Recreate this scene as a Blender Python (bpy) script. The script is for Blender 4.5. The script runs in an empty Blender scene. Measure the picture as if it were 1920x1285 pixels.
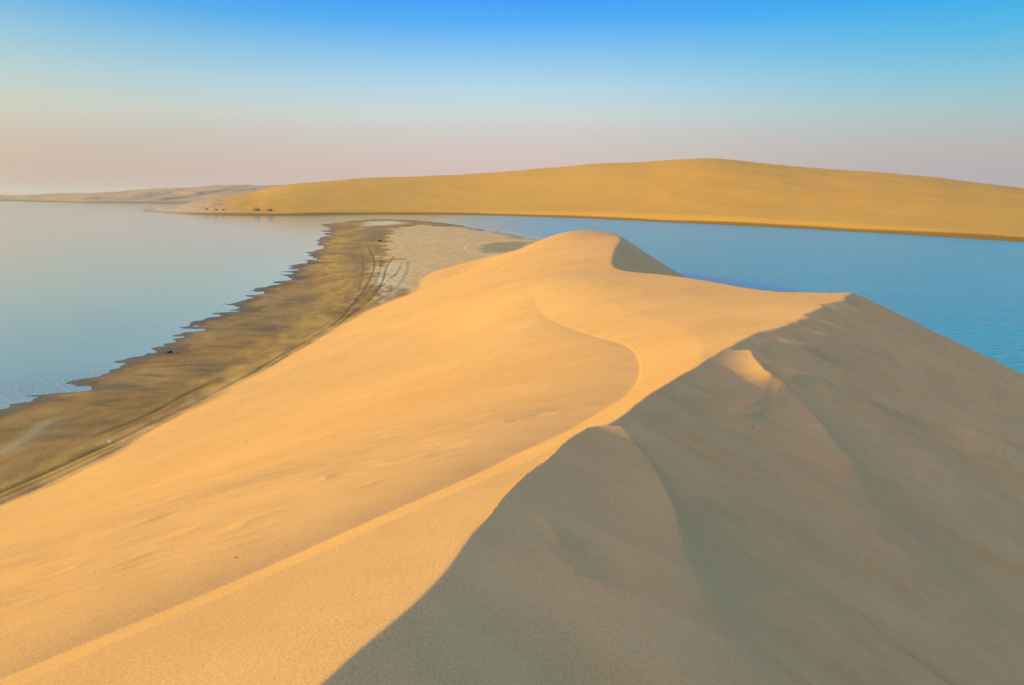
import bpy, bmesh, math, random
import numpy as np
from mathutils import Vector

random.seed(7)
C = bpy.context.scene
COL = C.collection

# ------------------------------------------------------------------ camera
H = 16.0                         # camera height above the water
PITCH = math.radians(12.36)      # looking down
FPX = 1280.0                     # focal length in photograph pixels (24 mm lens)
cam_d = bpy.data.cameras.new('camera')
cam_d.lens = 24.0
cam_d.sensor_width = 36.0
cam_d.clip_start = 0.1
cam_d.clip_end = 30000.0
cam = bpy.data.objects.new('camera', cam_d)
COL.objects.link(cam)
cam.location = (0, 0, H)
cam.rotation_euler = (math.radians(90) - PITCH, 0, 0)
C.camera = cam

# ------------------------------------------------------------------ sky, sun, exposure
SUN_EL = math.radians(17.0)
SUN_BACK = math.radians(0.0)      # sun stands to the left, a little behind the camera
to_sun = Vector((-math.cos(SUN_EL) * math.cos(SUN_BACK), -math.cos(SUN_EL) * math.sin(SUN_BACK), math.sin(SUN_EL)))

def s2l(c):
    return tuple(((v / 255.0) / 12.92 if v / 255.0 <= 0.04045 else ((v / 255.0 + 0.055) / 1.055) ** 2.4) for v in c)

world = bpy.data.worlds.new('World')
C.world = world
world.use_nodes = True
wn, wl = world.node_tree.nodes, world.node_tree.links
wn.clear()
w_out = wn.new('ShaderNodeOutputWorld')
w_bg = wn.new('ShaderNodeBackground')
w_sky = wn.new('ShaderNodeTexSky')
w_sky.sky_type = 'NISHITA'
w_sky.sun_disc = False
w_sky.sun_elevation = SUN_EL
w_sky.sun_rotation = math.atan2(to_sun.x, to_sun.y)
w_sky.dust_density = 2.0
w_co = wn.new('ShaderNodeTexCoord')
w_sep = wn.new('ShaderNodeSeparateXYZ')
wl.new(w_co.outputs['Generated'], w_sep.inputs[0])

def sky_ramp(stops):
    r = wn.new('ShaderNodeValToRGB')
    el = r.color_ramp.elements
    while len(el) > 1:
        el.remove(el[0])
    first = True
    for deg, rgb in stops:
        p = max(0.0, math.sin(math.radians(deg)))
        e = el[0] if first else el.new(p)
        e.position = p
        first = False
        e.color = (*s2l(rgb), 1)
    wl.new(w_sep.outputs['Z'], r.inputs[0])
    return r
ramp_far = sky_ramp([(0, (212, 186, 184)), (1.6, (213, 191, 186)), (3.0, (213, 198, 192)), (4.6, (210, 205, 200)), (6.0, (208, 217, 217)),
                     (8.0, (184, 217, 234)), (10.4, (140, 200, 242)), (12.6, (84, 176, 250)), (14.6, (52, 158, 250)),
                     (24, (84, 164, 246)), (45, (132, 176, 250)), (90, (146, 180, 252))])  # in all three ramps, stops above the view are paled to fill the shade
ramp_left = sky_ramp([(0, (190, 172, 170)), (1.6, (192, 173, 160)), (3.0, (196, 178, 162)), (4.6, (194, 190, 176)), (6.0, (192, 200, 186)),
                      (8.0, (170, 200, 202)), (10.4, (128, 190, 214)), (12.6, (70, 170, 222)), (14.6, (44, 156, 228)),
                      (24, (112, 170, 216)), (45, (146, 178, 228)), (90, (146, 180, 252))])
ramp_right = sky_ramp([(0, (182, 172, 180)), (1.6, (184, 176, 178)), (3.0, (184, 182, 180)), (4.6, (176, 192, 192)), (6.0, (160, 198, 204)),
                       (8.0, (126, 194, 220)), (10.4, (80, 184, 230)), (12.6, (44, 172, 236)), (14.6, (22, 160, 238)),
                       (24, (82, 164, 248)), (45, (130, 176, 252)), (90, (146, 180, 252))])
w_az = wn.new('ShaderNodeMapRange')
w_az.interpolation_type = 'SMOOTHSTEP'
w_az.inputs['From Min'].default_value = -0.85
w_az.inputs['From Max'].default_value = 0.0
wl.new(w_sep.outputs['X'], w_az.inputs['Value'])
w_mix = wn.new('ShaderNodeMix'); w_mix.data_type = 'RGBA'
wl.new(w_az.outputs[0], w_mix.inputs[0])
wl.new(ramp_left.outputs[0], w_mix.inputs[6])
wl.new(ramp_far.outputs[0], w_mix.inputs[7])
# the ramps, with their brightened unseen upper part, are laid over the physical sky
SKY_STRENGTH = 0.10
EXPOSURE = 0.35
HAZE = 1.2e-4
w_gain = wn.new('ShaderNodeMix'); w_gain.data_type = 'RGBA'; w_gain.blend_type = 'MULTIPLY'
w_gain.inputs[0].default_value = 1.0
g = 1.0 / SKY_STRENGTH / (2 ** EXPOSURE) * 1.0
w_gain.inputs[7].default_value = (g, g, g, 1)
w_az2 = wn.new('ShaderNodeMapRange'); w_az2.interpolation_type = 'SMOOTHSTEP'
w_az2.inputs['From Min'].default_value = 0.0
w_az2.inputs['From Max'].default_value = 0.65
wl.new(w_sep.outputs['X'], w_az2.inputs['Value'])
w_mix2 = wn.new('ShaderNodeMix'); w_mix2.data_type = 'RGBA'
wl.new(w_az2.outputs[0], w_mix2.inputs[0])
wl.new(w_mix.outputs[2], w_mix2.inputs[6]); wl.new(ramp_right.outputs[0], w_mix2.inputs[7])
wl.new(w_mix2.outputs[2], w_gain.inputs[6])
w_blend = wn.new('ShaderNodeMix'); w_blend.data_type = 'RGBA'
w_blend.inputs[0].default_value = 0.96
wl.new(w_sky.outputs[0], w_blend.inputs[6])
wl.new(w_gain.outputs[2], w_blend.inputs[7])
# warm glow added round the low sun, out of view, filling the shaded face
w_dot = wn.new('ShaderNodeVectorMath'); w_dot.operation = 'DOT_PRODUCT'
wl.new(w_co.outputs['Generated'], w_dot.inputs[0])
w_dot.inputs[1].default_value = to_sun
w_half = wn.new('ShaderNodeMath'); w_half.operation = 'MULTIPLY_ADD'
w_half.inputs[1].default_value = 0.5; w_half.inputs[2].default_value = 0.5
wl.new(w_dot.outputs['Value'], w_half.inputs[0])
w_pow = wn.new('ShaderNodeMath'); w_pow.operation = 'POWER'; w_pow.inputs[1].default_value = 16.0
wl.new(w_half.outputs[0], w_pow.inputs[0])
w_glow = wn.new('ShaderNodeVectorMath'); w_glow.operation = 'SCALE'
w_glow.inputs[0].default_value = tuple(g * c for c in (2.6, 1.5, .30))
wl.new(w_pow.outputs[0], w_glow.inputs['Scale'])
w_add = wn.new('ShaderNodeVectorMath'); w_add.operation = 'ADD'
wl.new(w_blend.outputs[2], w_add.inputs[0]); wl.new(w_glow.outputs[0], w_add.inputs[1])
wl.new(w_add.outputs[0], w_bg.inputs[0])
w_bg.inputs[1].default_value = SKY_STRENGTH
wl.new(w_bg.outputs[0], w_out.inputs[0])

sun_d = bpy.data.lights.new('sun', 'SUN')
sun_d.energy = 2.3
sun_d.angle = math.radians(0.5)
sun_d.color = (1.0, 0.92, 0.01)
sun = bpy.data.objects.new('sun', sun_d)
COL.objects.link(sun)
sun.location = to_sun * 300
sun.rotation_euler = to_sun.to_track_quat('Z', 'Y').to_euler()

C.view_settings.view_transform = 'Standard'
C.view_settings.look = 'None'
C.view_settings.gamma = 1.0
C.view_settings.use_curve_mapping = False
C.view_settings.exposure = EXPOSURE
C.render.engine = 'CYCLES'
C.cycles.max_bounces = 6
C.cycles.volume_bounces = 1

# ------------------------------------------------------------------ numeric helpers
CT, ST = math.cos(PITCH), math.sin(PITCH)

def ray(u, v):
    a = (np.asarray(u, float) - 960.0) / FPX
    b = -(np.asarray(v, float) - 642.5) / FPX
    return np.stack([a, CT + b * ST, -ST + b * CT], -1)

def px(u, v, z=0.0):
    """world point at height z seen at photograph pixel (u, v)"""
    r = ray(u, v)
    t = (z - H) / r[..., 2]
    return np.stack([r[..., 0] * t, r[..., 1] * t, np.broadcast_to(np.asarray(z, float), t.shape)], -1)

def pxl(pts, z=None):
    p = np.array(pts, float)
    return px(p[:, 0], p[:, 1], p[:, 2] if p.shape[1] > 2 else z)

def sm(a, b, x):
    t = np.clip((x - a) / (b - a), 0, 1)
    return t * t * (3 - 2 * t)

def smax(a, b, k):
    h = np.clip(0.5 + 0.5 * (a - b) / k, 0, 1)
    return b + (a - b) * h + k * h * (1 - h)

def _hash(i, j, seed):
    n = (i * 374761393 + j * 668265263 + seed * 1274126177) & 0xFFFFFFFF
    n = ((n ^ (n >> 13)) * 1274126177) & 0xFFFFFFFF
    n = n ^ (n >> 16)
    return n.astype(np.float32) / np.float32(4294967295.0)

def vnoise(x, y, seed=0):
    xi, yi = np.floor(x), np.floor(y)
    fx, fy = (x - xi).astype(np.float32), (y - yi).astype(np.float32)
    i, j = xi.astype(np.int64), yi.astype(np.int64)
    u = fx * fx * fx * (fx * (fx * 6 - 15) + 10)
    w = fy * fy * fy * (fy * (fy * 6 - 15) + 10)
    a, b = _hash(i, j, seed), _hash(i + 1, j, seed)
    c, d = _hash(i, j + 1, seed), _hash(i + 1, j + 1, seed)
    return (a + (b - a) * u) * (1 - w) + (c + (d - c) * u) * w

def fbm(x, y, octv=4, seed=0, gain=0.5):
    """about -1..1"""
    s, amp, tot = 0.0, 1.0, 0.0
    ca, sa = math.cos(0.6), math.sin(0.6)
    for k in range(octv):
        s = s + amp * (vnoise(x, y, seed + k * 17) * 2 - 1)
        tot += amp
        amp *= gain
        x, y = (x * ca - y * sa) * 2.03 + 11.3, (x * sa + y * ca) * 2.03 - 7.1
    return s / tot * 1.5

def spline(P, n):
    """Catmull-Rom through P, n samples evenly by arc length"""
    P = np.asarray(P, float)
    Q = np.vstack([2 * P[0] - P[1], P, 2 * P[-1] - P[-2]])
    out = []
    for i in range(1, len(Q) - 2):
        p0, p1, p2, p3 = Q[i - 1], Q[i], Q[i + 1], Q[i + 2]
        d = [max(1e-6, np.linalg.norm(b[:2] - a[:2]) ** 0.5) for a, b in ((p0, p1), (p1, p2), (p2, p3))]
        t0, t1 = 0, d[0]; t2 = t1 + d[1]; t3 = t2 + d[2]
        t = np.linspace(t1, t2, 24, endpoint=False)[:, None]
        A1 = (t1 - t) / (t1 - t0) * p0 + (t - t0) / (t1 - t0) * p1
        A2 = (t2 - t) / (t2 - t1) * p1 + (t - t1) / (t2 - t1) * p2
        A3 = (t3 - t) / (t3 - t2) * p2 + (t - t2) / (t3 - t2) * p3
        B1 = (t2 - t) / (t2 - t0) * A1 + (t - t0) / (t2 - t0) * A2
        B2 = (t3 - t) / (t3 - t1) * A2 + (t - t1) / (t3 - t1) * A3
        out.append((t2 - t) / (t2 - t1) * B1 + (t - t1) / (t2 - t1) * B2)
    out = np.vstack(out + [P[-1:]])
    s = np.concatenate([[0], np.cumsum(np.linalg.norm(np.diff(out[:, :2], axis=0), axis=1))])
    # samples thin out with distance from the camera so near edges stay fine
    w = 1.0 / np.maximum(2.0, np.linalg.norm(out[:, :2], axis=1)) ** 0.75
    cw = np.concatenate([[0], np.cumsum((w[1:] + w[:-1]) / 2 * np.diff(s))])
    q = np.interp(np.linspace(0, cw[-1], n), cw, s)
    return np.stack([np.interp(q, s, out[:, k]) for k in range(out.shape[1])], 1)

def near(x, y, L):
    """distance to polyline L (n,2), fractional index of the nearest point, signed perpendicular (left of direction positive)"""
    best = np.full(x.shape, 1e18, np.float32)
    idx = np.zeros(x.shape, np.float32)
    sg = np.zeros(x.shape, np.float32)
    x = x.astype(np.float32); y = y.astype(np.float32)
    for i in range(len(L) - 1):
        ax, ay = np.float32(L[i, 0]), np.float32(L[i, 1])
        dx, dy = np.float32(L[i + 1, 0] - L[i, 0]), np.float32(L[i + 1, 1] - L[i, 1])
        l2 = max(1e-9, float(dx * dx + dy * dy))
        px_, py_ = x - ax, y - ay
        t = np.clip((px_ * dx + py_ * dy) / np.float32(l2), 0, 1)
        qx, qy = px_ - t * dx, py_ - t * dy
        d = qx * qx + qy * qy
        m = d < best
        best[m] = d[m]
        idx[m] = (t[m] + i)
        sg[m] = np.sign(dx * py_[m] - dy * px_[m])
    return np.sqrt(best), idx, sg

def inside(x, y, P):
    r = np.zeros(x.shape, bool)
    n = len(P)
    for i in range(n):
        x0, y0 = P[i]; x1, y1 = P[(i + 1) % n]
        if y0 == y1:
            continue
        c = ((y0 > y) != (y1 > y))
        r ^= c & (x < (x1 - x0) * (y - y0) / (y1 - y0) + x0)
    return r

# ------------------------------------------------------------------ the shape of the near dune
CREST = np.vstack([
    [[-9.5, -14.0, 14.4], [-5.2, -6.0, 14.1], [-2.6, -0.8, 13.85]],
    pxl([(600, 1285, 13.70), (705, 1190, 13.62), (815, 1095, 13.52), (925, 958, 13.3), (1040, 862, 12.98), (1105, 806, 12.72),
         (1150, 792, 12.58), (1205, 742, 12.3), (1265, 706, 12.02), (1340, 668, 11.68), (1372, 650, 11.5), (1425, 622, 11.34),
         (1490, 604, 11.24), (1532, 576, 11.14), (1592, 553, 11.0)]),
    pxl([(1588, 546, 10.85), (1500, 545, 10.4), (1410, 539, 10.0), (1320, 525, 9.65), (1240, 514, 9.4), (1175, 507, 9.25), (1152, 499, 9.2),
         (1148, 484, 9.25), (1154, 465, 9.35), (1163, 446, 9.45)]),
    [[17.0, 116.0, 9.2], [15.5, 128.0, 8.2], [13.0, 142.0, 6.2], [9.0, 158.0, 3.4], [4.0, 176.0, 0.9]]])
crest = spline(CREST, 300)
cs = np.concatenate([[0], np.cumsum(np.linalg.norm(np.diff(crest[:, :2], axis=0), axis=1))])
crest_smooth = crest.copy()
# small notches where sand has slumped away from the brink
tn = np.gradient(crest[:, :2], axis=0); tn /= np.linalg.norm(tn, axis=1)[:, None]
nrm = np.stack([tn[:, 1], -tn[:, 0]], 1)
rr = np.linalg.norm(crest[:, :2], axis=1)
notch = fbm(cs * 0.9, cs * 0 + 3.3, 3, 5) * np.interp(rr, [0, 6, 18, 24, 30, 40, 46, 200], [0.02, 0.05, 0.05, 0.08, 0.34, 0.42, 0.08, 0.1])
notch += 0.35 * np.interp(rr, [20, 27, 40, 44], [0, 0.3, 0.7, 0]) * (np.abs(((cs * 0.62 + 0.35 * np.sin(cs * 0.7)) % 1.0) - 0.5) * 2 - 0.5)
crest[:, :2] += nrm * notch[:, None]

FOOT = pxl([(0, 947), (100, 903), (200, 852), (300, 796), (400, 738), (500, 684), (600, 631), (700, 577), (780, 544)], 0.15)
FOOT = np.vstack([[[-56, -40, .4], [-47, -10, .4], [-38.5, 14, .4]], FOOT, [[-17, 128, .5], [-12, 150, .5], [-5, 172, .5]]])
foot = spline(FOOT, 70)
ft = np.gradient(foot[:, :2], axis=0); ft /= np.linalg.norm(ft, axis=1)[:, None]
outer = np.column_stack([foot[:, :2] + np.stack([-ft[:, 1], ft[:, 0]], 1) * 4.5, np.full(len(foot), -1.2)])
BODY = pxl([(900, 500, 3.3), (960, 474, 5.7), (1020, 449, 8.3), (1050, 437, 9.55), (1100, 433, 9.7), (1140, 435, 9.6),
            (1140, 690, 10.75), (1010, 540, 8.35), (1060, 500, 8.6), (1200, 560, 9.5), (700, 720, 5.3), (860, 620, 5.4), (300, 900, 4.4)])

ctrl = np.vstack([crest[::4], foot[::3], outer[::4], BODY, [[-30, -50, 13], [30, -60, 12]]])
SC = 40.0
def _k(r2):
    return np.where(r2 > 1e-12, 0.5 * r2 * np.log(np.maximum(r2, 1e-12)), 0)
cxy = ctrl[:, :2] / SC
K = _k(((cxy[:, None] - cxy[None]) ** 2).sum(-1)) + np.eye(len(cxy)) * 2e-4
Pm = np.column_stack([np.ones(len(cxy)), cxy])
sol = np.linalg.solve(np.block([[K, Pm], [Pm.T, np.zeros((3, 3))]]), np.concatenate([ctrl[:, 2], np.zeros(3)]))

def windward0(x, y):
    X, Y = x / SC, y / SC
    z = sol[-3] + sol[-2] * X + sol[-1] * Y
    for i in range(len(cxy)):
        r2 = (X - cxy[i, 0]) ** 2 + (Y - cxy[i, 1]) ** 2
        z = z + sol[i] * _k(r2)
    return z

def hit(pts, f):
    """where the rays through photograph pixels meet height function f (nearest crossing)"""
    out = []
    t = np.exp(np.linspace(math.log(1.5), math.log(400), 3000))
    for p in pts:
        r = ray(p[0], p[1])
        q = r[None] * t[:, None]
        d = (H + q[:, 2]) - f(q[:, 0], q[:, 1])
        k = np.argmax(d < 0)
        if k == 0:
            k = len(t) - 1
        e = d[k - 1] / max(1e-9, d[k - 1] - d[k])
        out.append(q[k - 1] + (q[k] - q[k - 1]) * e + np.array([0, 0, H]))
    return np.array(out)

# the brink that runs along the windward side and curls round the hollow
LIP_PX = [(1010, 528), (1004, 556), (1018, 582), (1055, 604), (1110, 620), (1175, 636), (1200, 660), (1198, 690), (1172, 720),
          (1100, 768), (1000, 818), (900, 868), (800, 912), (600, 1000), (400, 1088), (200, 1172), (0, 1258)]
lipw = hit(LIP_PX, windward0)
lipw = np.vstack([lipw, [lipw[-1] + (lipw[-1] - lipw[-2]) * 1.2]])
lip_r = np.hypot(lipw[:, 0], lipw[:, 1])
lip_wl = 0.088 * lip_r + .05                       # sun-facing side of the trough
lip_ws = np.interp(np.arange(len(lipw)), [0, 3, 5, 7, 8, 9, 11, 17], [1.6, 1.3, 1.6, 2.4, 2.2, 1.2, .5, .25])
lip_h = np.interp(np.arange(len(lipw)), [0, 1, 3, 5, 7, 8, 9, 11, 17], [.02, .12, .2, .27, .34, .32, .22, .14, .055])
lip = spline(np.column_stack([lipw[:, :2], lip_h, lip_wl, lip_ws]), 80)

def windward(x, y):
    z = windward0(x, y)
    d, idx, sg = near(x, y, lip[:, :2])
    h = np.interp(idx, np.arange(len(lip)), lip[:, 2])
    wl_ = np.interp(idx, np.arange(len(lip)), lip[:, 3])
    ws_ = np.interp(idx, np.arange(len(lip)), lip[:, 4])
    q = d * -sg                     # positive on the outer side, towards the open flank
    fade = sm(0.0, 3.0, idx) * sm(len(lip) - 1.001, len(lip) - 4.0, idx)
    e = np.where(q > 0, q / ws_, -q / wl_)
    tri = np.sqrt((1 - np.minimum(e, 1)) ** 2 + .006) - .08
    z = z - h * fade * np.where(q > 0, np.exp(-np.sqrt(e * e + .01) + .1), tri)
    # very broad swells
    z = z + 0.10 * fbm(x * 0.06, y * 0.06, 2, 21) * sm(0.5, 4, np.hypot(x, y) * 0.1)
    return z

crest_z = windward(crest[:, 0], crest[:, 1])
POLY_L = np.vstack([crest[:, :2], [[-10, 230], [-200, 230], [-200, -120], [-14, -120]]])
slope_i = np.interp(cs, [0, cs[np.argmin(np.abs(rr - 3))], cs[120], cs[-1]], [0.56, 0.56, 0.5, 0.5])
kA = np.argmax(crest[:, 0] * (crest[:, 1] < 60))
slope_i = np.interp(np.arange(300), [0, kA - 40, kA, kA + 40, 299], [0.55, 0.52, 0.47, 0.60, 0.62])

crest_zs = windward(crest_smooth[:, 0], crest_smooth[:, 1])

def slip0(x, y, full=False):
    ar = np.arange(300)
    d, idx, sg = near(x, y, crest[:, :2])
    z = np.interp(idx, ar, crest_z) - np.interp(idx, ar, slope_i) * d
    d2, idx2, sg2 = near(x, y, crest_smooth[:, :2])
    z2 = np.interp(idx2, ar, crest_zs) - np.interp(idx2, ar, slope_i) * d2 * np.where(sg2 > 0, -1, 1)
    b_ = sm(0.15, 2.2, d)
    z = z + (z2 - z) * b_
    if full:
        return z, d, idx2
    return z

def slip_view(x, y):
    L = inside(x, y, POLY_L)
    return np.where(L, -5.0, slip0(x, y))

# spurs (sharp-backed folds) running down the shaded face: pixel, height, width on the near side, width on the far side
def spur(pts):
    w = np.array([hit([p[:2]], lambda x, y, h=p[2]: slip_view(x, y) + h)[0] for p in pts])
    a = np.column_stack([w[:, :2], np.array([p[2:] for p in pts])])
    return spline(a, 40)
SPURS = [
    spur([(1146, 794, .02, .3, .15), (1160, 795, .17, .4, .10), (1175, 807, .22, .6, .16), (1215, 860, .26, .9, .3), (1250, 920, .32, 1.1, .40), (1275, 990, .34, 1.2, .5),
          (1305, 1080, .32, 1.1, .6), (1340, 1180, .22, .9, .7), (1380, 1285, .10, .8, .8)]),
    spur([(1367, 651, .02, .3, .2), (1402, 655, .34, .5, .12), (1416, 671, .54, .6, .15), (1440, 694, .68, .7, .22), (1469, 711, .70, .8, .32), (1492, 738, .56, .95, .5), (1520, 770, .45, 1.2, .7),
          (1575, 840, .44, 1.4, 1.0), (1620, 910, .38, 1.5, 1.3), (1652, 985, .26, 1.5, 1.5), (1690, 1070, .08, 1.5, 1.5)]),
]

def flow_coords(d, idx):
    s = np.interp(idx, np.arange(300), cs)
    return s - 0.42 * d, d

BRANCH = [   # (polyline px, height, width)  minor folds
    ([(1232, 735), (1290, 742), (1350, 762)], .05, .22), ([(1205, 752), (1245, 752), (1290, 770)], .05, .18),
    ([(1160, 790), (1205, 775), (1265, 770)], .07, .3), ([(1470, 712), (1540, 722), (1640, 765), (1760, 805)], .13, .40),
    ([(1420, 650), (1450, 645), (1500, 655), (1560, 668)], .14, .45), ([(1460, 640), (1530, 662), (1620, 690)], .06, .3),
    ([(1500, 622), (1560, 640), (1660, 664)], .06, .4), ([(1370, 765), (1410, 772), (1445, 745)], .05, .25),
    ([(1365, 782), (1400, 792), (1440, 770)], .05, .25), ([(955, 950), (1010, 985), (1060, 1040)], .05, .25),
    ([(930, 1010), (1010, 1040), (1090, 1110)], .07, .35), ([(1270, 965), (1320, 955), (1400, 985)], .06, .35),
    ([(1050, 890), (1085, 895), (1120, 925)], .04, .16),
]
branches = []
for p, h, w in BRANCH:
    q = hit(p, slip_view)
    branches.append((spline(q[:, :2], 14), h * 2.4, w * .75))
PRINTS = [(1757, 764, 1), (1761, 771, 1), (1779, 791, 1), (1800, 803, 1), (1814, 758, .7), (1866, 783, .8), (1900, 800, 1.1), (1903, 878, .9), (1915, 888, .9), (1935, 905, 1)]
prints = hit([p[:2] for p in PRINTS], slip_view)

def slip(x, y):
    z, d, idx = slip0(x, y, True)
    s, d_al = x * .16 + y * .98, x * .98 - y * .16          # across and along the flow of the sand
    # flutes of avalanched and wind-combed sand, long down the face and narrow across
    patch = sm(-0.25, 0.5, fbm(x * 0.16, y * 0.16, 2, 31))
    f1 = fbm(s * 1.1, d_al * 0.11, 3, 41)
    rel = 0.18 * f1 + 0.075 * fbm(s * 3.6, d_al * .3, 3, 47) * sm(-.4, .4, fbm(x * .2 + 7, y * .2, 2, 33)) + 0.085 * patch * (1 - np.abs(fbm(s * 2.3, d_al * 0.17, 2, 43)) * 2) + 0.16 * sm(0.5, 6, d) * fbm(x * 0.17, y * 0.17, 3, 51)
    for L, h, w in branches:
        q, i, sg = near(x, y, L)
        e = np.sin(np.clip(i / (len(L) - 1), 0.02, 0.98) * math.pi) ** 0.6
        rel = rel + h * np.exp(-(q / np.where(sg > 0, w, w * .45)) ** 1.4) * e * sm(0, .3, d)
    rel = rel * sm(0.0, 1.2, d)
    lim = 0.15 * d
    rel = np.where(rel > 0, lim * np.tanh(rel / np.maximum(lim, 1e-4)), rel)
    k_sp = 0.0
    for sp in SPURS:
        q, i, sg = near(x, y, sp[:, :2])
        ar = np.arange(len(sp))
        h, w1, w2 = (np.interp(i, ar, sp[:, k]) for k in (2, 3, 4))
        w = np.maximum(np.where(sg < 0, w1, w2), .06)          # right of the downhill run faces the camera
        end = sm(0.0, 2.0, i)
        pw = 1.15 + .85 * sm(len(sp) * .40, len(sp) * .9, i)        # knife-edged near the brink, rounded lower down
        bump = h * np.exp(-(q / w) ** pw) * end
        k_sp = np.maximum(k_sp, np.exp(-(q / (w * 1.5)) ** 2) * end * sm(26, 14, i))
        z = z + bump
    z = z + rel * (1 - k_sp)
    for (u, v, k), p in zip(PRINTS, prints):
        ex, ey = (x - p[0]), (y - p[1])
        a = ex * 0.8 - ey * 0.6; b = ex * 0.6 + ey * 0.8
        e2 = (a / (0.24 * k)) ** 2 + (b / (0.085 * k)) ** 2
        z = z - 0.055 * k * np.exp(-e2) + 0.02 * k * np.exp(-((np.sqrt(e2) - 1.7) / 0.5) ** 2)
    return z

# ------------------------------------------------------------------ beach
SHORE_PX = [(0, 775), (55, 766), (92, 748), (140, 733), (165, 706), (215, 690), (245, 672), (300, 663), (335, 645), (365, 628), (400, 608),
            (425, 588), (448, 573), (472, 558), (500, 543), (530, 524), (545, 508), (577, 492), (592, 470), (610, 442), (612, 428), (606, 421),
            (660, 414.5), (705, 411), (780, 413), (850, 420), (940, 437), (1020, 452.5)]
shore_w = pxl(SHORE_PX, 0.0)[:, :2]
SHORE = np.vstack([[[-95, -60], [-92, 20], [-70, 46]], shore_w, [[30, 212], [30, 170], [12, 150], [14, 110], [8, 72], [8, 44], [0, 22], [-3, 0], [-3, -60]]])
shore_closed = np.vstack([SHORE, SHORE[:1]])

def zpoly(pts, z=0.6):
    return pxl(pts, z)[:, :2]
DRY = zpoly([(735, 428), (800, 421), (880, 425), (925, 434), (1000, 436), (1060, 447), (1080, 470), (1000, 520), (800, 590), (770, 556), (745, 555), (700, 545), (715, 505),
             (738, 484), (760, 482), (705, 480), (728, 455), (738, 443)])
DAMP = zpoly([(908, 458), (935, 454), (975, 450), (1000, 452), (975, 466), (955, 474), (915, 473), (905, 466)])
WHITE = zpoly([(705, 545), (698, 528), (715, 505), (745, 492), (765, 490), (755, 520), (735, 555), (722, 570)])
PALE2 = zpoly([(672, 420), (690, 415), (740, 414), (765, 418), (740, 421), (690, 424)])
OCHRE = zpoly([(610, 445), (640, 428), (700, 424), (660, 450), (640, 480), (660, 510), (670, 540), (650, 580), (600, 625), (400, 735), (200, 850), (120, 880), (240, 790), (400, 690),
               (560, 600), (610, 570), (600, 520), (585, 490)])
CLUMP = zpoly([(608, 560), (622, 562), (632, 578), (625, 590), (606, 582)])
TRACKS = [([(0, 918), (200, 828), (400, 733), (530, 662), (633, 598), (668, 560), (690, 530), (702, 500), (700, 480), (690, 462)], .24, .17),
          ([(-60, 968), (0, 941), (133, 880), (217, 840), (277, 807), (467, 707), (600, 628), (690, 562), (716, 530), (725, 500), (738, 480)], .24, .17),
          ([(167, 813), (240, 787), (290, 763), (333, 741), (420, 700)], .16, .18),
          ([(-60, 948), (0, 928), (210, 834), (440, 722), (620, 615)], .12, .14),
          ([(560, 635), (640, 585), (690, 545), (710, 515), (716, 480)], .1, .22),
          ([(640, 600), (700, 548), (745, 508), (755, 490)], .1, .22), ([(690, 570), (735, 545), (762, 512), (766, 488)], .1, .22),
          ([(672, 545), (680, 515), (682, 490), (678, 470)], .1, .22)]
tracks = [(spline(pxl(t, 0.6)[:, :2], 46), dep, w) for t, dep, w in TRACKS]
BERM = spline(pxl([(-40, 862), (0, 846), (35, 828), (62, 806), (85, 787), (112, 776), (150, 768)], .5)[:, :2], 30)
SMUDGE = []
rs = np.random.RandomState(5)
for k in range(80):
    t = rs.rand()
    u = 60 + 540 * t + rs.normal() * 15
    v = np.interp(u, [0, 140, 300, 430, 545, 610], [800, 765, 700, 625, 545, 480]) + rs.uniform(-8, 45)
    SMUDGE.append((u, v, rs.uniform(.8, 3.4), rs.uniform(.12, .42), rs.uniform(-.5, .3), rs.uniform(.3, 1)))
smw = pxl([(a, b) for a, b, *_ in SMUDGE], .5)

def poly_soft(x, y, P, w):
    d, i, s = near(x, y, np.vstack([P, P[:1]]))
    return sm(-1, 1, np.where(inside(x, y, P), d, -d) / w)

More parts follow.
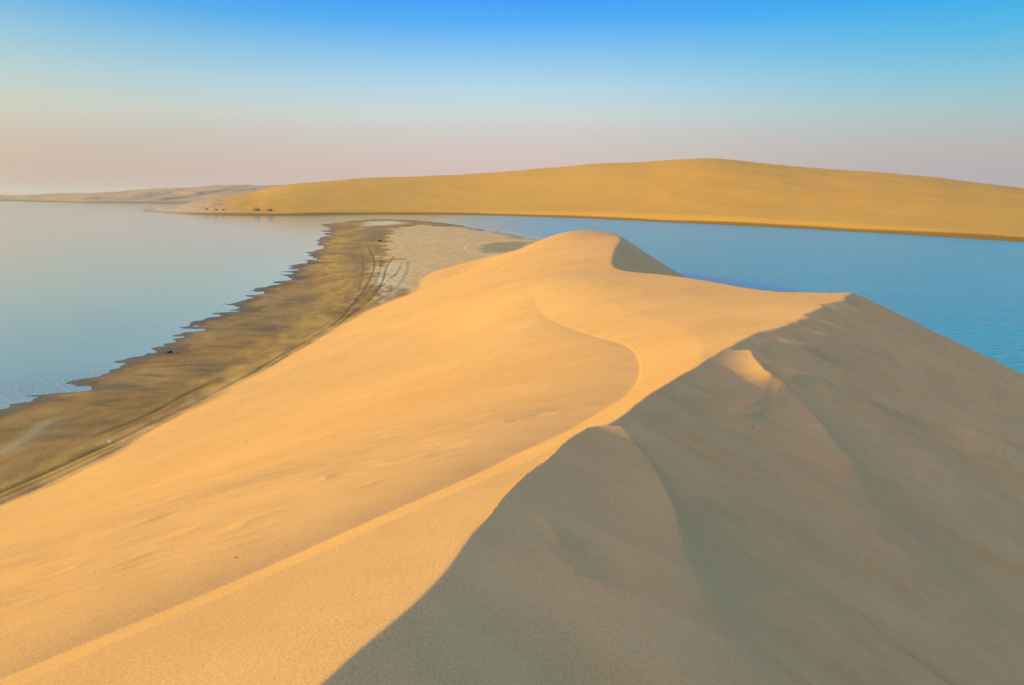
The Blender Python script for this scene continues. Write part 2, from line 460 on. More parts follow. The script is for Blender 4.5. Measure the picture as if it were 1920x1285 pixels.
def beach(x, y, colour=False):
    r = np.hypot(x, y)
    wx = x + 2.6 * fbm(x * 0.10, y * 0.20, 3, 61) * sm(20, 60, r) + 0.7 * fbm(x * 0.7, y * 0.9, 2, 63)
    wy = y + 1.7 * fbm(x * 0.12 + 50, y * 0.17, 3, 67)
    wx = wx + np.where(x < 8, 1, 0) * 2.4 * sm(.5, 1.0, vnoise(x * 0.08 + 9, y * 1.3 + 2 * vnoise(y * .2, x * .1, 75), 72)) * vnoise(x * .02, y * .13, 76) * np.where(y < 140, 1, 0)
    wx = wx + np.where(x < 8, 1, 0) * 3.0 * sm(.45, .95, vnoise(x * 0.05, y * 0.36, 71)) * np.where(y < 180, 1, 0)
    d, i, s = near(wx, wy, shore_closed)
    ins = inside(wx, wy, SHORE)
    sd = np.where(ins, d, -d)
    z = np.where(sd > 0, 0.035 * sd / (1 + 0.035 * sd / 0.75), np.maximum(0.06 * sd, -3.0))
    z = z + sm(1, 14, sd) * (0.10 * fbm(x * 0.11, y * 0.09, 3, 73) + 0.05 * fbm(x * 0.45, y * 0.3, 3, 79))
    trk = 0.0
    for L, dep, w in tracks:
        q, ii, sg = near(x, y, L)
        e = sm(0, 1.5, ii) * sm(len(L) - 1, len(L) - 3, ii) if dep < .2 else 1.0
        wob = 0.75 + 0.5 * vnoise(x * 0.5, y * 0.5, 83)
        trk = np.maximum(trk, e * np.exp(-(q / w) ** 2) * min(1, dep * 5) * wob)
        z = z - 0.3 * e * dep * wob * np.exp(-(q / w) ** 2) + e * 0.1 * dep * np.exp(-((q - 2.1 * w) / (0.7 * w)) ** 2)
    q, ii, sg = near(x, y, BERM)
    eb = sm(0, 3, ii) * sm(len(BERM) - 1, len(BERM) - 8, ii)
    z = z + 0.07 * eb * np.exp(-(q / np.where(sg > 0, 1.6, .5)) ** 2)
    smd = np.zeros_like(x)
    for (a, b, lx, ly, ang, k), p in zip(SMUDGE, smw):
        ca, sa = math.cos(ang), math.sin(ang)
        ex, ey = x - p[0], y - p[1]
        e2 = ((ex * ca + ey * sa) / lx) ** 2 + ((-ex * sa + ey * ca) / (ly * 2.2)) ** 2
        smd = np.maximum(smd, k * np.exp(-e2))
    z = z - 0.02 * smd
    if not colour:
        return z, sd
    # ---- what the ground itself is made of: wet silt, salt, dry sand
    A = np.array
    n1 = fbm(x * 0.22, y * 0.12, 4, 91); n2 = fbm(x * 0.06, y * 0.05, 3, 97); n3 = fbm(x * 1.1, y * 0.5, 3, 101)
    wet_c, silt_c, och_c, dry_c, salt_c = A([.125, .09, .06]), A([.44, .222, .068]), A([.64, .325, .07]), A([.82, .48, .20]), A([.82, .61, .36])
    c = np.broadcast_to(silt_c, x.shape + (3,)).copy()
    def mix(m, col):
        c[:] = c + (np.asarray(col) - c) * np.clip(m, 0, 1)[..., None]
    mix(0.55 * sm(-.1, .7, n2), A([.30, .17, .07]))
    mix(0.45 * sm(.1, .8, n1), A([.52, .31, .12]))
    mix(sm(-.7, .7, n3 * .6 + n1) * .9 * poly_soft(x, y, OCHRE, 3.0) , och_c)
    gold = np.zeros_like(x)
    for L, dep, w in tracks[:2]:
        gold = np.maximum(gold, np.exp(-(near(x, y, L)[0] / 1.3) ** 2))
    mix(gold * .8 * sm(-1, .3, n3 + n1), A([.66, .36, .085]))
    mix(poly_soft(x + 4 * n1, y + 9 * n2, DRY, 1.5), dry_c)
    mix(poly_soft(x + 2 * n1, y + 5 * n1, DAMP, 1.2), A([.44, .32, .15]))
    mix(poly_soft(x + 1.0 * n1, y + 3 * n3, WHITE, 2.0) * sm(-.9, .5, n3), salt_c)
    mix(poly_soft(x + 2 * n1, y + 3 * n1, PALE2, 4.0) * .9, salt_c)
    mix(poly_soft(x + .5 * n3, y + 1.0 * n3, CLUMP, 1.0) * .85, A([.34, .21, .03]))
    wetw = np.where(y < 180, 1, .6) * (1 - sm(0.2, 4.6, sd + 1.4 * n1)) ** .8
    mix(wetw, wet_c)
    mix(smd * .85, A([.18, .12, .06]))
    mix(trk * .97, A([.19, .115, .022]))
    mix(eb * np.exp(-(q / 0.7) ** 2) * .5, A([.66, .48, .22]))
    c *= (1 + 0.10 * n3 + 0.06 * n1)[..., None]
    return z, sd, np.clip(c, 0.01, .85), np.clip(1 - sm(-.2, 3.0, sd + n1), 0, 1)

# ------------------------------------------------------------------ build near terrain as a polar sheet about the camera's foot
def axis(parts):
    out = []
    for a, b, n in parts:
        out.append(np.linspace(a, b, n, endpoint=False))
    return np.concatenate(out + [[parts[-1][1]]])
ang = np.radians(axis([(-180, -60, 60), (-60, -44, 60), (-44, 44, 980), (44, 60, 60), (60, 180, 60)]))
rad = np.exp(axis([(math.log(.25), math.log(1.6), 24), (math.log(1.6), math.log(3), 70), (math.log(3), math.log(70), 640), (math.log(70), math.log(480), 190)]))
NA, NR = len(ang), len(rad)
AA, RR = np.meshgrid(ang, rad)
X = (np.sin(AA) * RR).ravel(); Y = (np.cos(AA) * RR).ravel()

left = inside(X, Y, POLY_L)
zd = np.full(X.shape, -9.0)
li = np.where(left & (Y < 200))[0]
zd[li] = windward(X[li], Y[li])
ri = np.where(~left & (np.abs(X) < 80) & (Y < 200))[0]
zd[ri] = slip(X[ri], Y[ri])
# the brink is a rounded lip of loose sand, not a knife edge
nb = np.where((Y < 180) & (np.abs(X) < 40))[0]
dn, _, _ = near(X[nb], Y[nb], crest[:, :2])
bw = .02 + .005 * np.hypot(X[nb], Y[nb])
zd[nb] -= .08 * bw * np.maximum(0, 1 - dn / bw) ** 2
# wind ripples on the open flank
rp = np.where(left & (RR.ravel() < 30))[0]
d_, i_, s_ = near(X[rp], Y[rp], lip[:, :2])
m = sm(.2, 1.5, d_ * -s_) * sm(-.7, .1, fbm(X[rp] * .25, Y[rp] * .25, 3, 111)) * sm(30, 12, RR.ravel()[rp])
ph = (Y[rp] * 0.9 - X[rp] * 0.48) * 2.3 + 1.4 * fbm(X[rp] * 0.35, Y[rp] * 0.5, 3, 113)
rip = (1 - np.abs(((ph) % 1.0) * 2 - 1)) ** 1.6
zd[rp] += 0.042 * m * (rip - .4) * sm(.1, .6, vnoise(X[rp] * .5, Y[rp] * 1.4, 117))

zb, sd, colb, wetm = beach(X, Y, True)
Z = smax(zd, zb, 0.10)
isd = (zd > zb + 0.02 * fbm(X * .8, Y * .8, 2, 119))

DUNE_C = np.array([.92, .455, .160])
cold = DUNE_C * (1 + 0.05 * fbm(X * .25, Y * .25, 4, 121))[:, None] * (1 + np.array([0, .5, 1.2]) * (0.045 * fbm(X * .07, Y * .07, 2, 123))[:, None])
blend = sm(-.5, .35, (zd - zb) + .22 * fbm(X * .3, Y * .3, 3, 127))[:, None]
COLR = colb + (cold - colb) * blend

quad = np.arange(NR * NA).reshape(NR, NA)
Q = np.stack([quad[:-1, :-1], quad[:-1, 1:], quad[1:, 1:], quad[1:, :-1]], -1).reshape(-1, 4)
Q = Q[:, ::-1]
vis = Z[Q].max(1) > -0.45
Q = Q[vis]
dq = isd[Q].sum(1) >= 2

def mesh_from(name, V, F, mat, attrs=None, kind=None, smooth=True):
    used, inv = np.unique(F.ravel(), return_inverse=True)
    F2 = inv.reshape(F.shape).astype(np.int32)
    V2 = V[used].astype(np.float32)
    me = bpy.data.meshes.new(name)
    n, k = F2.shape
    me.vertices.add(len(V2)); me.vertices.foreach_set('co', V2.ravel())
    me.loops.add(n * k); me.loops.foreach_set('vertex_index', F2.ravel())
    me.polygons.add(n)
    me.polygons.foreach_set('loop_start', np.arange(0, n * k, k, dtype=np.int32))
    me.polygons.foreach_set('loop_total', np.full(n, k, np.int32))
    me.polygons.foreach_set('use_smooth', np.full(n, smooth))
    me.update(calc_edges=True)
    for an, (typ, data) in (attrs or {}).items():
        at = me.attributes.new(an, typ, 'POINT')
        d = data[used].astype(np.float32)
        if typ == 'FLOAT_COLOR':
            d = np.column_stack([d, np.ones(len(d), np.float32)])
            at.data.foreach_set('color', d.ravel())
        else:
            at.data.foreach_set('value', d.ravel())
    me.materials.append(mat)
    o = bpy.data.objects.new(name, me)
    COL.objects.link(o)
    if kind:
        o['kind'] = kind
    return o

# ------------------------------------------------------------------ materials
def new_mat(name):
    m = bpy.data.materials.new(name); m.use_nodes = True
    nt = m.node_tree
    b = nt.nodes['Principled BSDF']
    return m, nt, b

def noise(nt, scale, detail=3, vec=None, rough=0.55, dist=0.0):
    n = nt.nodes.new('ShaderNodeTexNoise')
    n.inputs['Scale'].default_value = scale
    n.inputs['Detail'].default_value = detail
    n.inputs['Roughness'].default_value = rough
    n.inputs['Distortion'].default_value = dist
    if vec is not None:
        nt.links.new(vec, n.inputs['Vector'])
    return n

def mapping(nt, scale, rot=0.0):
    tc = nt.nodes.new('ShaderNodeTexCoord')
    mp = nt.nodes.new('ShaderNodeMapping')
    mp.inputs['Scale'].default_value = scale
    mp.inputs['Rotation'].default_value = (0, 0, rot)
    nt.links.new(tc.outputs['Object'], mp.inputs['Vector'])
    return mp.outputs[0]

def mrange(nt, src, a, b, c, d):
    r = nt.nodes.new('ShaderNodeMapRange')
    for k, v in zip(('From Min', 'From Max', 'To Min', 'To Max'), (a, b, c, d)):
        r.inputs[k].default_value = v
    nt.links.new(src, r.inputs['Value'])
    return r.outputs[0]

def mulcol(nt, col, fac):
    x = nt.nodes.new('ShaderNodeVectorMath'); x.operation = 'SCALE'
    nt.links.new(col, x.inputs[0]); nt.links.new(fac, x.inputs['Scale'])
    return x.outputs[0]

def ground_mat(name, grain, bump, wet=False, spec=0.15, rough=.95):
    m, nt, b = new_mat(name)
    at = nt.nodes.new('ShaderNodeAttribute'); at.attribute_name = 'ground'
    v = mapping(nt, (1, 1, 1))
    n1 = noise(nt, grain, 4, v, .7)
    n2 = noise(nt, 1.3, 5, v, .6)
    col = mulcol(nt, at.outputs['Color'], mrange(nt, n1.outputs[0], .25, .75, .78, 1.2))
    col = mulcol(nt, col, mrange(nt, n2.outputs[0], .3, .7, .95, 1.05))
    nt.links.new(col, b.inputs['Base Color'])
    b.inputs['Specular IOR Level'].default_value = spec
    if wet:
        aw = nt.nodes.new('ShaderNodeAttribute'); aw.attribute_name = 'wet'
        nt.links.new(mrange(nt, aw.outputs['Fac'], 0, 1, .95, .42), b.inputs['Roughness'])
        nt.links.new(mrange(nt, aw.outputs['Fac'], 0, 1, .15, .5), b.inputs['Specular IOR Level'])
    else:
        b.inputs['Roughness'].default_value = rough
    bp = nt.nodes.new('ShaderNodeBump')
    bp.inputs['Strength'].default_value = 1.0
    bp.inputs['Distance'].default_value = bump
    nb = noise(nt, grain * .6, 5, v, .65)
    nt.links.new(nb.outputs[0], bp.inputs['Height'])
    nt.links.new(bp.outputs[0], b.inputs['Normal'])
    return m
M_DUNE = ground_mat('dune_sand', 60, 0.005, False, .06, 1.0)
M_BEACH = ground_mat('beach_sand', 7, 0.05, True)

V = np.column_stack([X, Y, Z])
at = {'ground': ('FLOAT_COLOR', COLR), 'wet': ('FLOAT', wetm * (1 - blend[:, 0]))}
mesh_from('sand_dune', V, Q[dq], M_DUNE, at, 'structure')
mesh_from('beach', V, Q[~dq], M_BEACH, at, 'structure')

# ------------------------------------------------------------------ water
wa = np.radians(axis([(-180, -50, 50), (-50, 50, 420), (50, 180, 50)]))
wr = np.exp(axis([(math.log(6), math.log(30), 30), (math.log(30), math.log(600), 260), (math.log(600), math.log(6500), 50)]))
WA, WR = np.meshgrid(wa, wr)
wx, wy = (np.sin(WA) * WR).ravel(), (np.cos(WA) * WR).ravel()
_, wsd = beach(wx, wy)
shal = np.exp(np.minimum(wsd, 0) / 9.0) * (wx < 12)
wind = sm(0, 1, (wx + 4 + 62 * sm(150, 330, wy)) / (12 + 85 * sm(150, 330, wy))) * sm(900, 300, np.hypot(wx, wy))
weedp = px(60, 725, 0)
weed = np.exp(-(((wx - weedp[0]) / 9) ** 2 + ((wy - weedp[1]) / 6) ** 2)) * sm(-12, -1.0, wsd)
wq = np.arange(len(wr) * len(wa)).reshape(len(wr), len(wa))
WQ = np.stack([wq[:-1, :-1], wq[:-1, 1:], wq[1:, 1:], wq[1:, :-1]], -1).reshape(-1, 4)[:, ::-1]

m, nt, b = new_mat('lagoon_water')
a_s = nt.nodes.new('ShaderNodeAttribute'); a_s.attribute_name = 'shallow'
a_w = nt.nodes.new('ShaderNodeAttribute'); a_w.attribute_name = 'wind'
a_g = nt.nodes.new('ShaderNodeAttribute'); a_g.attribute_name = 'weed'
mx = nt.nodes.new('ShaderNodeMix'); mx.data_type = 'RGBA'
mx.inputs[6].default_value = (0.33, 0.39, 0.32, 1)
mx.inputs[7].default_value = (0.000, 0.42, 0.58, 1)
nt.links.new(a_w.outputs['Fac'], mx.inputs[0])
mx2 = nt.nodes.new('ShaderNodeMix'); mx2.data_type = 'RGBA'
nt.links.new(a_s.outputs['Fac'], mx2.inputs[0])
nt.links.new(mx.outputs[2], mx2.inputs[6])
mx2.inputs[7].default_value = (0.42, 0.47, 0.36, 1)
wn1 = noise(nt, 4.0, 5, mapping(nt, (1, 1, 1)), .7)
spk = nt.nodes.new('ShaderNodeMath'); spk.operation = 'MULTIPLY'
nt.links.new(mrange(nt, wn1.outputs[0], .48, .62, 0, .75), spk.inputs[0]); nt.links.new(a_g.outputs['Fac'], spk.inputs[1])
mx3 = nt.nodes.new('ShaderNodeMix'); mx3.data_type = 'RGBA'
nt.links.new(spk.outputs[0], mx3.inputs[0]); nt.links.new(mx2.outputs[2], mx3.inputs[6])
mx3.inputs[7].default_value = (0.035, 0.045, 0.03, 1)
nt.links.new(mx3.outputs[2], b.inputs['Base Color'])
b.inputs['IOR'].default_value = 1.333
nt.links.new(mrange(nt, a_w.outputs['Fac'], 0, 1, .10, .16), b.inputs['Roughness'])
bn1 = noise(nt, 1.0, 4, mapping(nt, (0.45, 1.0, 1), 0.35), .6, .4)
bn2 = noise(nt, .05, 2, mapping(nt, (0.5, 1.4, 1), 0.2), .5)
bsum = nt.nodes.new('ShaderNodeMath'); bsum.operation = 'MULTIPLY'
nt.links.new(bn1.outputs[0], bsum.inputs[0])
nt.links.new(mrange(nt, bn2.outputs[0], .3, .7, .55, 1.0), bsum.inputs[1])
bp = nt.nodes.new('ShaderNodeBump')
bp.inputs['Distance'].default_value = 1.2
nt.links.new(bsum.outputs[0], bp.inputs['Height'])
nt.links.new(mrange(nt, a_w.outputs['Fac'], 0, 1, .006, .6), bp.inputs['Strength'])
nt.links.new(bp.outputs[0], b.inputs['Normal'])
M_WATER = m
mesh_from('water', np.column_stack([wx, wy, np.zeros_like(wx)]), WQ, M_WATER,
          {'shallow': ('FLOAT', shal), 'wind': ('FLOAT', wind), 'weed': ('FLOAT', weed)}, 'structure')

# ------------------------------------------------------------------ the dune across the water
def far_mat(name, low):
    m, nt, b = new_mat(name)
    at = nt.nodes.new('ShaderNodeAttribute'); at.attribute_name = 'ground'
    v = mapping(nt, (1, 1, 1))
    n1 = noise(nt, .05, 5, v, .6)
    n2 = noise(nt, .7, 4, v, .6)
    col = mulcol(nt, at.outputs['Color'], mrange(nt, n1.outputs[0], .3, .7, .975, 1.025))
    col = mulcol(nt, col, mrange(nt, n2.outputs[0], .3, .7, .95, 1.05))
    nt.links.new(col, b.inputs['Base Color'])
    b.inputs['Roughness'].default_value = .95
    b.inputs['Specular IOR Level'].default_value = .1
    bp = nt.nodes.new('ShaderNodeBump'); bp.inputs['Distance'].default_value = .25
    bp.inputs['Strength'].default_value = low
    nt.links.new(n2.outputs[0], bp.inputs['Height']); nt.links.new(bp.outputs[0], b.inputs['Normal'])
    return m

def curve(u, pts, w=14):
    p = np.array(pts, float)
    k = np.linspace(-2, 2, 41); g_ = np.exp(-k * k); g_ /= g_.sum()
    return sum(gi * np.interp(u + ki * w, p[:, 0], p[:, 1]) for ki, gi in zip(k, g_))

def loft(name, us, vs, skyline, depth_off, rows, shape, relief, colour, mat, back=250.0, sw=12):
    """a hill between its water line (pixels us, vs at z = 0) and its crest, carried on down its far side"""
    base = px(us, vs, 0.0)
    camd = base @ np.array([0, CT, 0]) + H * ST            # distance along the lens axis
    D = camd + depth_off(us)
    r = ray(us, curve(us, skyline, sw))
    top = r * D[:, None] + np.array([0, 0, H])
    top[:, 2] = np.maximum(top[:, 2], .03)
    t = np.linspace(0, 1, rows)
    tt = t ** 1.5
    Pxy = base[None, :, :2] + (top - base)[None, :, :2] * tt[:, None, None]
    z = shape(tt)[:, None] * top[None, :, 2]
    dirv = (top - base)[:, :2]; dirv = dirv / np.linalg.norm(dirv, axis=1)[:, None]
    tb = np.linspace(0, 1, 24)[1:]
    Bxy = top[None, :, :2] + dirv[None] * (tb * back)[:, None, None]
    zb_ = (1 - sm(0, 1, tb))[:, None] * top[None, :, 2] - 2 * tb[:, None]
    sk = np.array([[-6.0, -3.0]])
    Fxy = base[None, :, :2] - dirv[None] * 5.0
    Zs = np.vstack([np.full((1, len(us)), -.6), z, zb_])
    XY = np.concatenate([Fxy, Pxy, Bxy])
    x, y = XY[..., 0].ravel(), XY[..., 1].ravel()
    T = np.concatenate([[0], tt, 1 + tb])
    TT = np.repeat(T, len(us))
    zz = Zs.ravel() + relief(x, y, TT, np.tile(top[:, 2], len(T)), np.tile(us, len(T)))
    col = colour(x, y, zz, TT, np.tile(us, len(T)))
    n, k = len(T), len(us)
    g = np.arange(n * k).reshape(n, k)
    F = np.stack([g[:-1, :-1], g[:-1, 1:], g[1:, 1:], g[1:, :-1]], -1).reshape(-1, 4)
    return mesh_from(name, np.column_stack([x, y, zz]), F, mat, {'ground': ('FLOAT_COLOR', np.clip(col, .01, .8))}, 'structure')

us = np.concatenate([np.linspace(268, 700, 240), np.linspace(701, 1920, 420), np.linspace(1930, 3400, 60)])
shore_far = [(268, 396.2), (300, 397.5), (350, 402), (420, 404), (480, 405), (560, 405), (620, 403.5), (700, 402.2), (800, 402.2), (900, 403.5), (1000, 406.5), (1100, 410),
             (1200, 414.5), (1350, 421.5), (1500, 429), (1700, 440.5), (1920, 454.5), (2200, 474), (2700, 510), (3400, 560)]
vs = curve(us, shore_far, 22)
sky_far = [(268, 395), (290, 391.5), (320, 389), (345, 387), (370, 380), (400, 373), (440, 366), (480, 359), (505, 351), (530, 346), (560, 342.5), (620, 338), (690, 333), (740, 331),
           (800, 330), (850, 328.5), (900, 325), (960, 319.5), (1010, 315.5), (1060, 311.5), (1100, 307.5), (1150, 305.5), (1200, 304), (1240, 301.5), (1270, 299), (1310, 297), (1345, 297),
           (1380, 299.5), (1420, 303.5), (1500, 311.5), (1560, 316), (1640, 320), (1700, 325), (1760, 330.5), (1800, 336), (1860, 342.5), (1920, 350), (2100, 362), (2500, 366), (3400, 372)]
def d_off(u):
    return curve(u, np.array([[268, 300, 345, 400, 500, 700, 1000, 1330, 1700, 1920, 2400, 3400], [10, 40, 70, 150, 300, 330, 330, 330, 270, 240, 200, 160]]).T, 50)
def shape_far(t):
    bank = 0.05 * sm(0, .06, t)
    return bank + .95 * (0.55 * t + 0.45 * sm(0.0, 1.0, t))
def relief_far(x, y, T, zc, u):
    w = sm(.03, .3, T) * (1 - .35 * sm(.85, 1.0, T)) * np.minimum(1, zc / 20)
    r = .9 * fbm(x * .0075, y * .0055, 2, 201) + .5 * (1 - 2 * np.abs(fbm(x * .013 + .35 * y * .013, y * .007, 2, 207)))
    rim = 0.30 * fbm(x * .05, y * .05, 3, 209)
    left = sm(520, 360, u)
    rock = left * 2.6 * np.abs(fbm(x * .03, y * .03, 4, 211)) * sm(.1, .5, T)
    return w * (r - 1.2 * sm(.6, 1, T)) + w * rim + rock
def col_far(x, y, z, T, u):
    c = np.broadcast_to(np.array([.97, .37, .055]), x.shape + (3,)).copy()
    n = fbm(x * .02, y * .02, 3, 221)
    dry = 1 + .03 * fbm(x * .012, y * .012, 3, 223)
    c *= dry[:, None]
    bank = 1 - sm(.9, 1.8, z + .35 * n)
    c += (np.array([.30, .15, .012]) - c) * bank[:, None] * .92
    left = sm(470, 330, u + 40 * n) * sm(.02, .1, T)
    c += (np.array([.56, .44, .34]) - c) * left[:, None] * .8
    return c
M_FAR = far_mat('far_sand', .25)
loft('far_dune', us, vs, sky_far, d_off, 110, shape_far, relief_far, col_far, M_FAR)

# pink broken hills on the far left shore
us2 = np.linspace(-700, 640, 620)
vs2 = curve(us2, [(-700, 376), (0, 377), (50, 378), (120, 379.5), (160, 380.8), (300, 381.2), (640, 382.5)], 30)
sky2 = [(-700, 364), (-200, 365), (20, 367), (60, 365), (110, 363), (160, 362), (200, 360.5), (240, 357.5), (280, 354.5), (330, 352.5), (370, 350.5), (410, 347.5), (450, 346.5), (480, 348), (520, 347), (640, 352)]
def rel2(x, y, T, zc, u):
    w = sm(0, .3, T) * (1 - .95 * sm(.6, 1, T))
    r = np.abs(fbm(x * .008, y * .006, 4, 301))
    return w * (zc * .4 * np.minimum(r - .5, 0) + 1.6 * fbm(x * .03, y * .02, 3, 305)) + .8 * fbm(x * .04, y * .04, 2, 307) * sm(0, .5, T)
def col2(x, y, z, T, u):
    n = fbm(x * .012, y * .009, 4, 311)[:, None]
    c = np.array([.70, .385, .19]) + (np.array([.46, .30, .18]) - np.array([.70, .385, .19])) * np.clip(n + .3, 0, 1)
    c = c + (np.array([.44, .31, .2]) - c) * sm(.35, .8, fbm(x * .03, y * .02, 3, 313))[:, None] * .5
    bank = (1 - sm(.8, 2.2, z))[:, None]
    return c + (np.array([.27, .16, .07]) - c) * bank * .8
loft('far_hills', us2, vs2, sky2, lambda u: np.full(u.shape, 430.0), 60, lambda t: t ** .8, rel2, col2, M_FAR, 400, 5)

# the last headland, several kilometres off; haze blue is put into its colour
us3 = np.linspace(-900, 75, 160)
vs3 = np.interp(us3, [-900, 75], [367.2, 367.2])
sky3 = [(-900, 361), (-300, 362.5), (-40, 364.5), (5, 365.5), (20, 366.3), (50, 367.0), (75, 367.15)]

o3 = loft('far_headland', us3, vs3, sky3, lambda u: np.full(u.shape, 400.0), 20, lambda t: t ** .7,
     lambda x, y, T, zc, u: sm(0, .3, T) * 2.0 * fbm(x * .01, y * .01, 3, 401), lambda x, y, z, T, u: np.full(x.shape + (3,), 1.0) * np.array([.07, .10, .12]), M_FAR, 300, 4)

# ------------------------------------------------------------------ the air
hz, nt, b = new_mat('haze_air')
nt.nodes.remove(b)
pv = nt.nodes.new('ShaderNodeVolumePrincipled')
pv.inputs['Color'].default_value = (.92, .88, .90, 1)
pv.inputs['Density'].default_value = HAZE
pv.inputs['Anisotropy'].default_value = 0.2
nt.links.new(pv.outputs[0], nt.nodes['Material Output'].inputs['Volume'])
bm = bmesh.new()
bmesh.ops.create_cube(bm, size=1.0)
for v in bm.verts:
    v.co = Vector((v.co.x * 14000, v.co.y * 14000, 60.0 if v.co.z > 0 else -5.0))
me = bpy.data.meshes.new('haze'); bm.to_mesh(me); bm.free(); me.materials.append(hz)
haze = bpy.data.objects.new('haze', me); COL.objects.link(haze); haze['kind'] = 'stuff'

# ------------------------------------------------------------------ things
def px_ground(u, v):
    """point on the finished near terrain under photograph pixel (u, v)"""
    def f(x, y):
        L = inside(x, y, POLY_L)
        w = np.where(L, windward(x, y), slip(x, y))
        return np.maximum(w, beach(x, y)[0])
    return hit([(u, v)], f)[0]

def plain(name, col, rough=.9, var=.15, scale=8):
    m, nt, b = new_mat(name)
    rgb = nt.nodes.new('ShaderNodeRGB'); rgb.outputs[0].default_value = (*col, 1)
    n = noise(nt, scale, 4, mapping(nt, (1, 1, 1)))
    nt.links.new(mulcol(nt, rgb.outputs[0], mrange(nt, n.outputs[0], .3, .7, 1 - var, 1 + var)), b.inputs['Base Color'])
    b.inputs['Roughness'].default_value = rough
    return m

def tag(o, label, cat, group=None):
    o['label'] = label; o['category'] = cat
    if group:
        o['group'] = group
    return o

def obj(name, bm, mat, parent=None, loc=None, smooth=False):
    me = bpy.data.meshes.new(name); bm.to_mesh(me); bm.free()
    me.materials.append(mat)
    if smooth:
        me.polygons.foreach_set('use_smooth', [True] * len(me.polygons))
    o = bpy.data.objects.new(name, me); COL.objects.link(o)
    if parent:
        o.parent = parent
    if loc is not None:
        o.location = loc
    return o

def lump(sx, sy, sz, seed, amp=.28, sub=3):
    bm = bmesh.new()
    bmesh.ops.create_icosphere(bm, subdivisions=sub, radius=1)
    r = np.random.RandomState(seed); off = r.rand(3) * 50
    from mathutils import noise as mn
    for v in bm.verts:
        k = 1 + amp * mn.noise(v.co * 1.3 + Vector(off)) * 1.6 + amp * .5 * mn.noise(v.co * 3.1 + Vector(off))
        v.co = Vector((v.co.x * sx * k, v.co.y * sy * k, max(v.co.z, -.35) * sz * k))
    return bm

far_obj = bpy.data.objects['far_dune']
def far_hit(u, v):
    r = Vector(ray(u, v)).normalized()
    ok, p, nrm_, fi = far_obj.ray_cast(Vector((0, 0, H)), r)
    return p if ok else Vector(px(u, v, 1.0))

M_THATCH = plain('thatch', (.13, .08, .04), .95, .35, 3)
M_CLOTH = plain('pale_canvas', (.70, .52, .34), .9, .1, 2)
M_POST = plain('dark_timber', (.10, .07, .04), .9, .2, 6)
M_STONE_D = plain('dark_stone', (.055, .045, .038), .9, .3, 9)
M_STONE_P = plain('pale_stone', (.82, .68, .55), .8, .08, 20)
M_STONE_B = plain('brown_stone', (.22, .15, .08), .9, .25, 30)

def box(bm, x0, x1, y0, y1, z0, z1):
    vs_ = [bm.verts.new((x, y, z)) for z in (z0, z1) for y in (y0, y1) for x in (x0, x1)]
    for f in ((0, 2, 3, 1), (4, 5, 7, 6), (0, 1, 5, 4), (2, 6, 7, 3), (0, 4, 6, 2), (1, 3, 7, 5)):
        bm.faces.new([vs_[i] for i in f])

def empty(name, loc, rz=0.0):
    o = bpy.data.objects.new(name, None); COL.objects.link(o)
    o.location = loc; o.rotation_euler = (0, 0, rz)
    return o

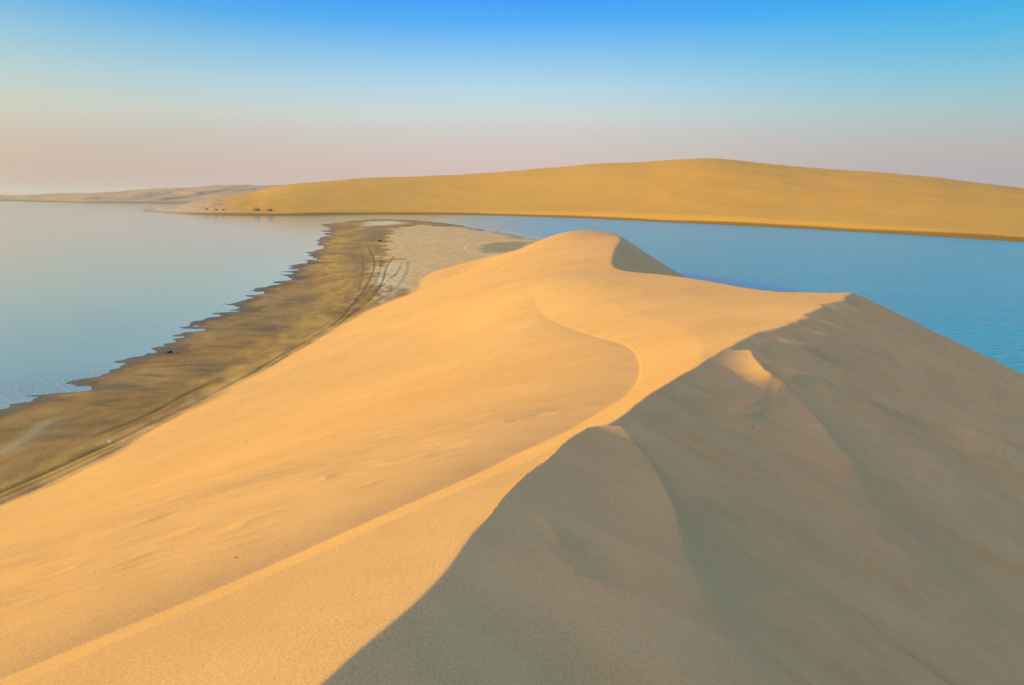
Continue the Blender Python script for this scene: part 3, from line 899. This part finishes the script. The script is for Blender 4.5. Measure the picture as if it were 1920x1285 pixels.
def hut(u, v, w, hgt, roof_h, label, seed, flat=False):
    """open-sided hut: four posts, pale cloth walls under a sagging dark thatch roof"""
    p = far_hit(u, v)
    t = empty('beach_hut', (p.x, p.y, p.z - .05), -math.atan2(p.x, p.y))
    tag(t, label, 'hut', 'huts on the far shore')
    d = w * .8
    for sx in (-1, 1):
        for sy in (-1, 1):
            bm = bmesh.new(); box(bm, sx * w * .46 - .1, sx * w * .46 + .1, sy * d * .46 - .1, sy * d * .46 + .1, -.6, hgt)
            obj('post', bm, M_POST, t)
    for sx in (-1, 1):
        bm = bmesh.new(); box(bm, sx * w * .46 - .04, sx * w * .46 + .04, -d * .42, d * .42, -.6, hgt * .92)
        obj('side_wall', bm, M_CLOTH, t)
    bm = bmesh.new(); box(bm, -w * .44, w * .44, d * .40, d * .44, -.6, hgt * .92)
    obj('back_wall', bm, M_CLOTH, t)
    bm = bmesh.new(); box(bm, -w * .44, w * .02, -d * .45, -d * .41, -.6, hgt * .80)
    obj('front_wall', bm, M_CLOTH, t)
    # roof: curved slab, overhanging
    bm = bmesh.new(); rs_ = np.random.RandomState(seed)
    N = 12; ring = []
    for k in range(N + 1):
        a = -1 + 2 * k / N
        zc = hgt + roof_h * (1 - abs(a) ** 1.25) - .12 * abs(a)
        col_ = []
        for y in (-1, -.5, 0, .5, 1):
            jz = rs_.uniform(-.05, .05)
            col_.append((bm.verts.new((a * w * .56, y * d * .58, zc + jz - .1 * abs(y))), bm.verts.new((a * w * .56, y * d * .58, zc - .16 + jz - .1 * abs(y)))))
        ring.append(col_)
    for k in range(N):
        for j in range(4):
            A_, B_, C_, D_ = ring[k][j], ring[k + 1][j], ring[k + 1][j + 1], ring[k][j + 1]
            bm.faces.new((A_[0], B_[0], C_[0], D_[0])); bm.faces.new((A_[1], D_[1], C_[1], B_[1]))
        for j, fl in ((0, 0), (4, 1)):
            A_, B_ = ring[k][j], ring[k + 1][j]
            bm.faces.new((A_[0], A_[1], B_[1], B_[0]) if not fl else (A_[0], B_[0], B_[1], A_[1]))
    for k in (0, N):
        for j in range(4):
            A_, D_ = ring[k][j], ring[k][j + 1]
            bm.faces.new((A_[0], D_[0], D_[1], A_[1]) if k == 0 else (A_[0], A_[1], D_[1], D_[0]))
    obj('roof', bm, M_THATCH, t)

hut(481, 395.5, 4.3, 1.7, 2.0, 'taller hut with a dark peaked thatch roof standing on the far shore', 1)
hut(505.5, 396, 4.0, 1.4, 1.1, 'lower hut with pale walls, right of the peaked thatch hut on the far shore', 2)
hut(387, 393.2, 2.0, .8, .3, 'small low hut with dark flat roof, leftmost hut on the far shore', 3)
hut(405, 394.0, 2.5, .75, .25, 'longest of three small low huts, between the other two on the far shore', 4)
hut(419, 394.6, 1.8, .7, .25, 'small low hut with dark roof, nearest to the tall peaked thatch hut', 5)

def stone(u, v, sx, sy, sz, seed, mat, label, group=None, name='stone', far=False, rz=0.0, sink=.25):
    p = px_ground(u, v)
    o = obj(name, lump(sx, sy, sz, seed), mat, None, (p[0], p[1], p[2] + sz * (.35 - sink)), True)
    o.rotation_euler = (0, 0, rz)
    tag(o, label, name.replace('_', ' '), group)
    return o

G1 = 'pale stones lying on the sand'
stone(207, 829, .15, .11, .09, 1, M_STONE_P, 'pale pinkish stone lying beside the wheel track at the foot of the dune', G1)
stone(462, 829, .10, .06, .04, 2, M_STONE_P, 'small pale flat stone on the open sunlit dune flank, nearest the camera', G1, rz=.5)
stone(464, 737, .09, .06, .04, 3, M_STONE_P, 'small pale stone on the sunlit dune flank just above the wheel tracks', G1, rz=.3)
stone(875, 466, .55, .4, .3, 4, M_STONE_P, 'pale stone out on the dry sand flat behind the dune', G1)
o = stone(318, 662, .36, .20, .22, 5, M_STONE_D, 'dark craggy rock sitting at the edge of the calm water', None, 'rock')
stone(712, 453, .8, .5, .45, 6, M_STONE_D, 'small dark rock on the damp brown patch of the sand spit', None, 'rock')
stone(1411, 801, .016, .013, .011, 7, M_STONE_D, 'tiny dark pebble on the shaded slope below the sunlit nub', None, 'pebble')
stone(443, 1046, .01, .009, .007, 8, M_STONE_B, 'tiny brown pebble on the sunlit brink line', None, 'pebble')
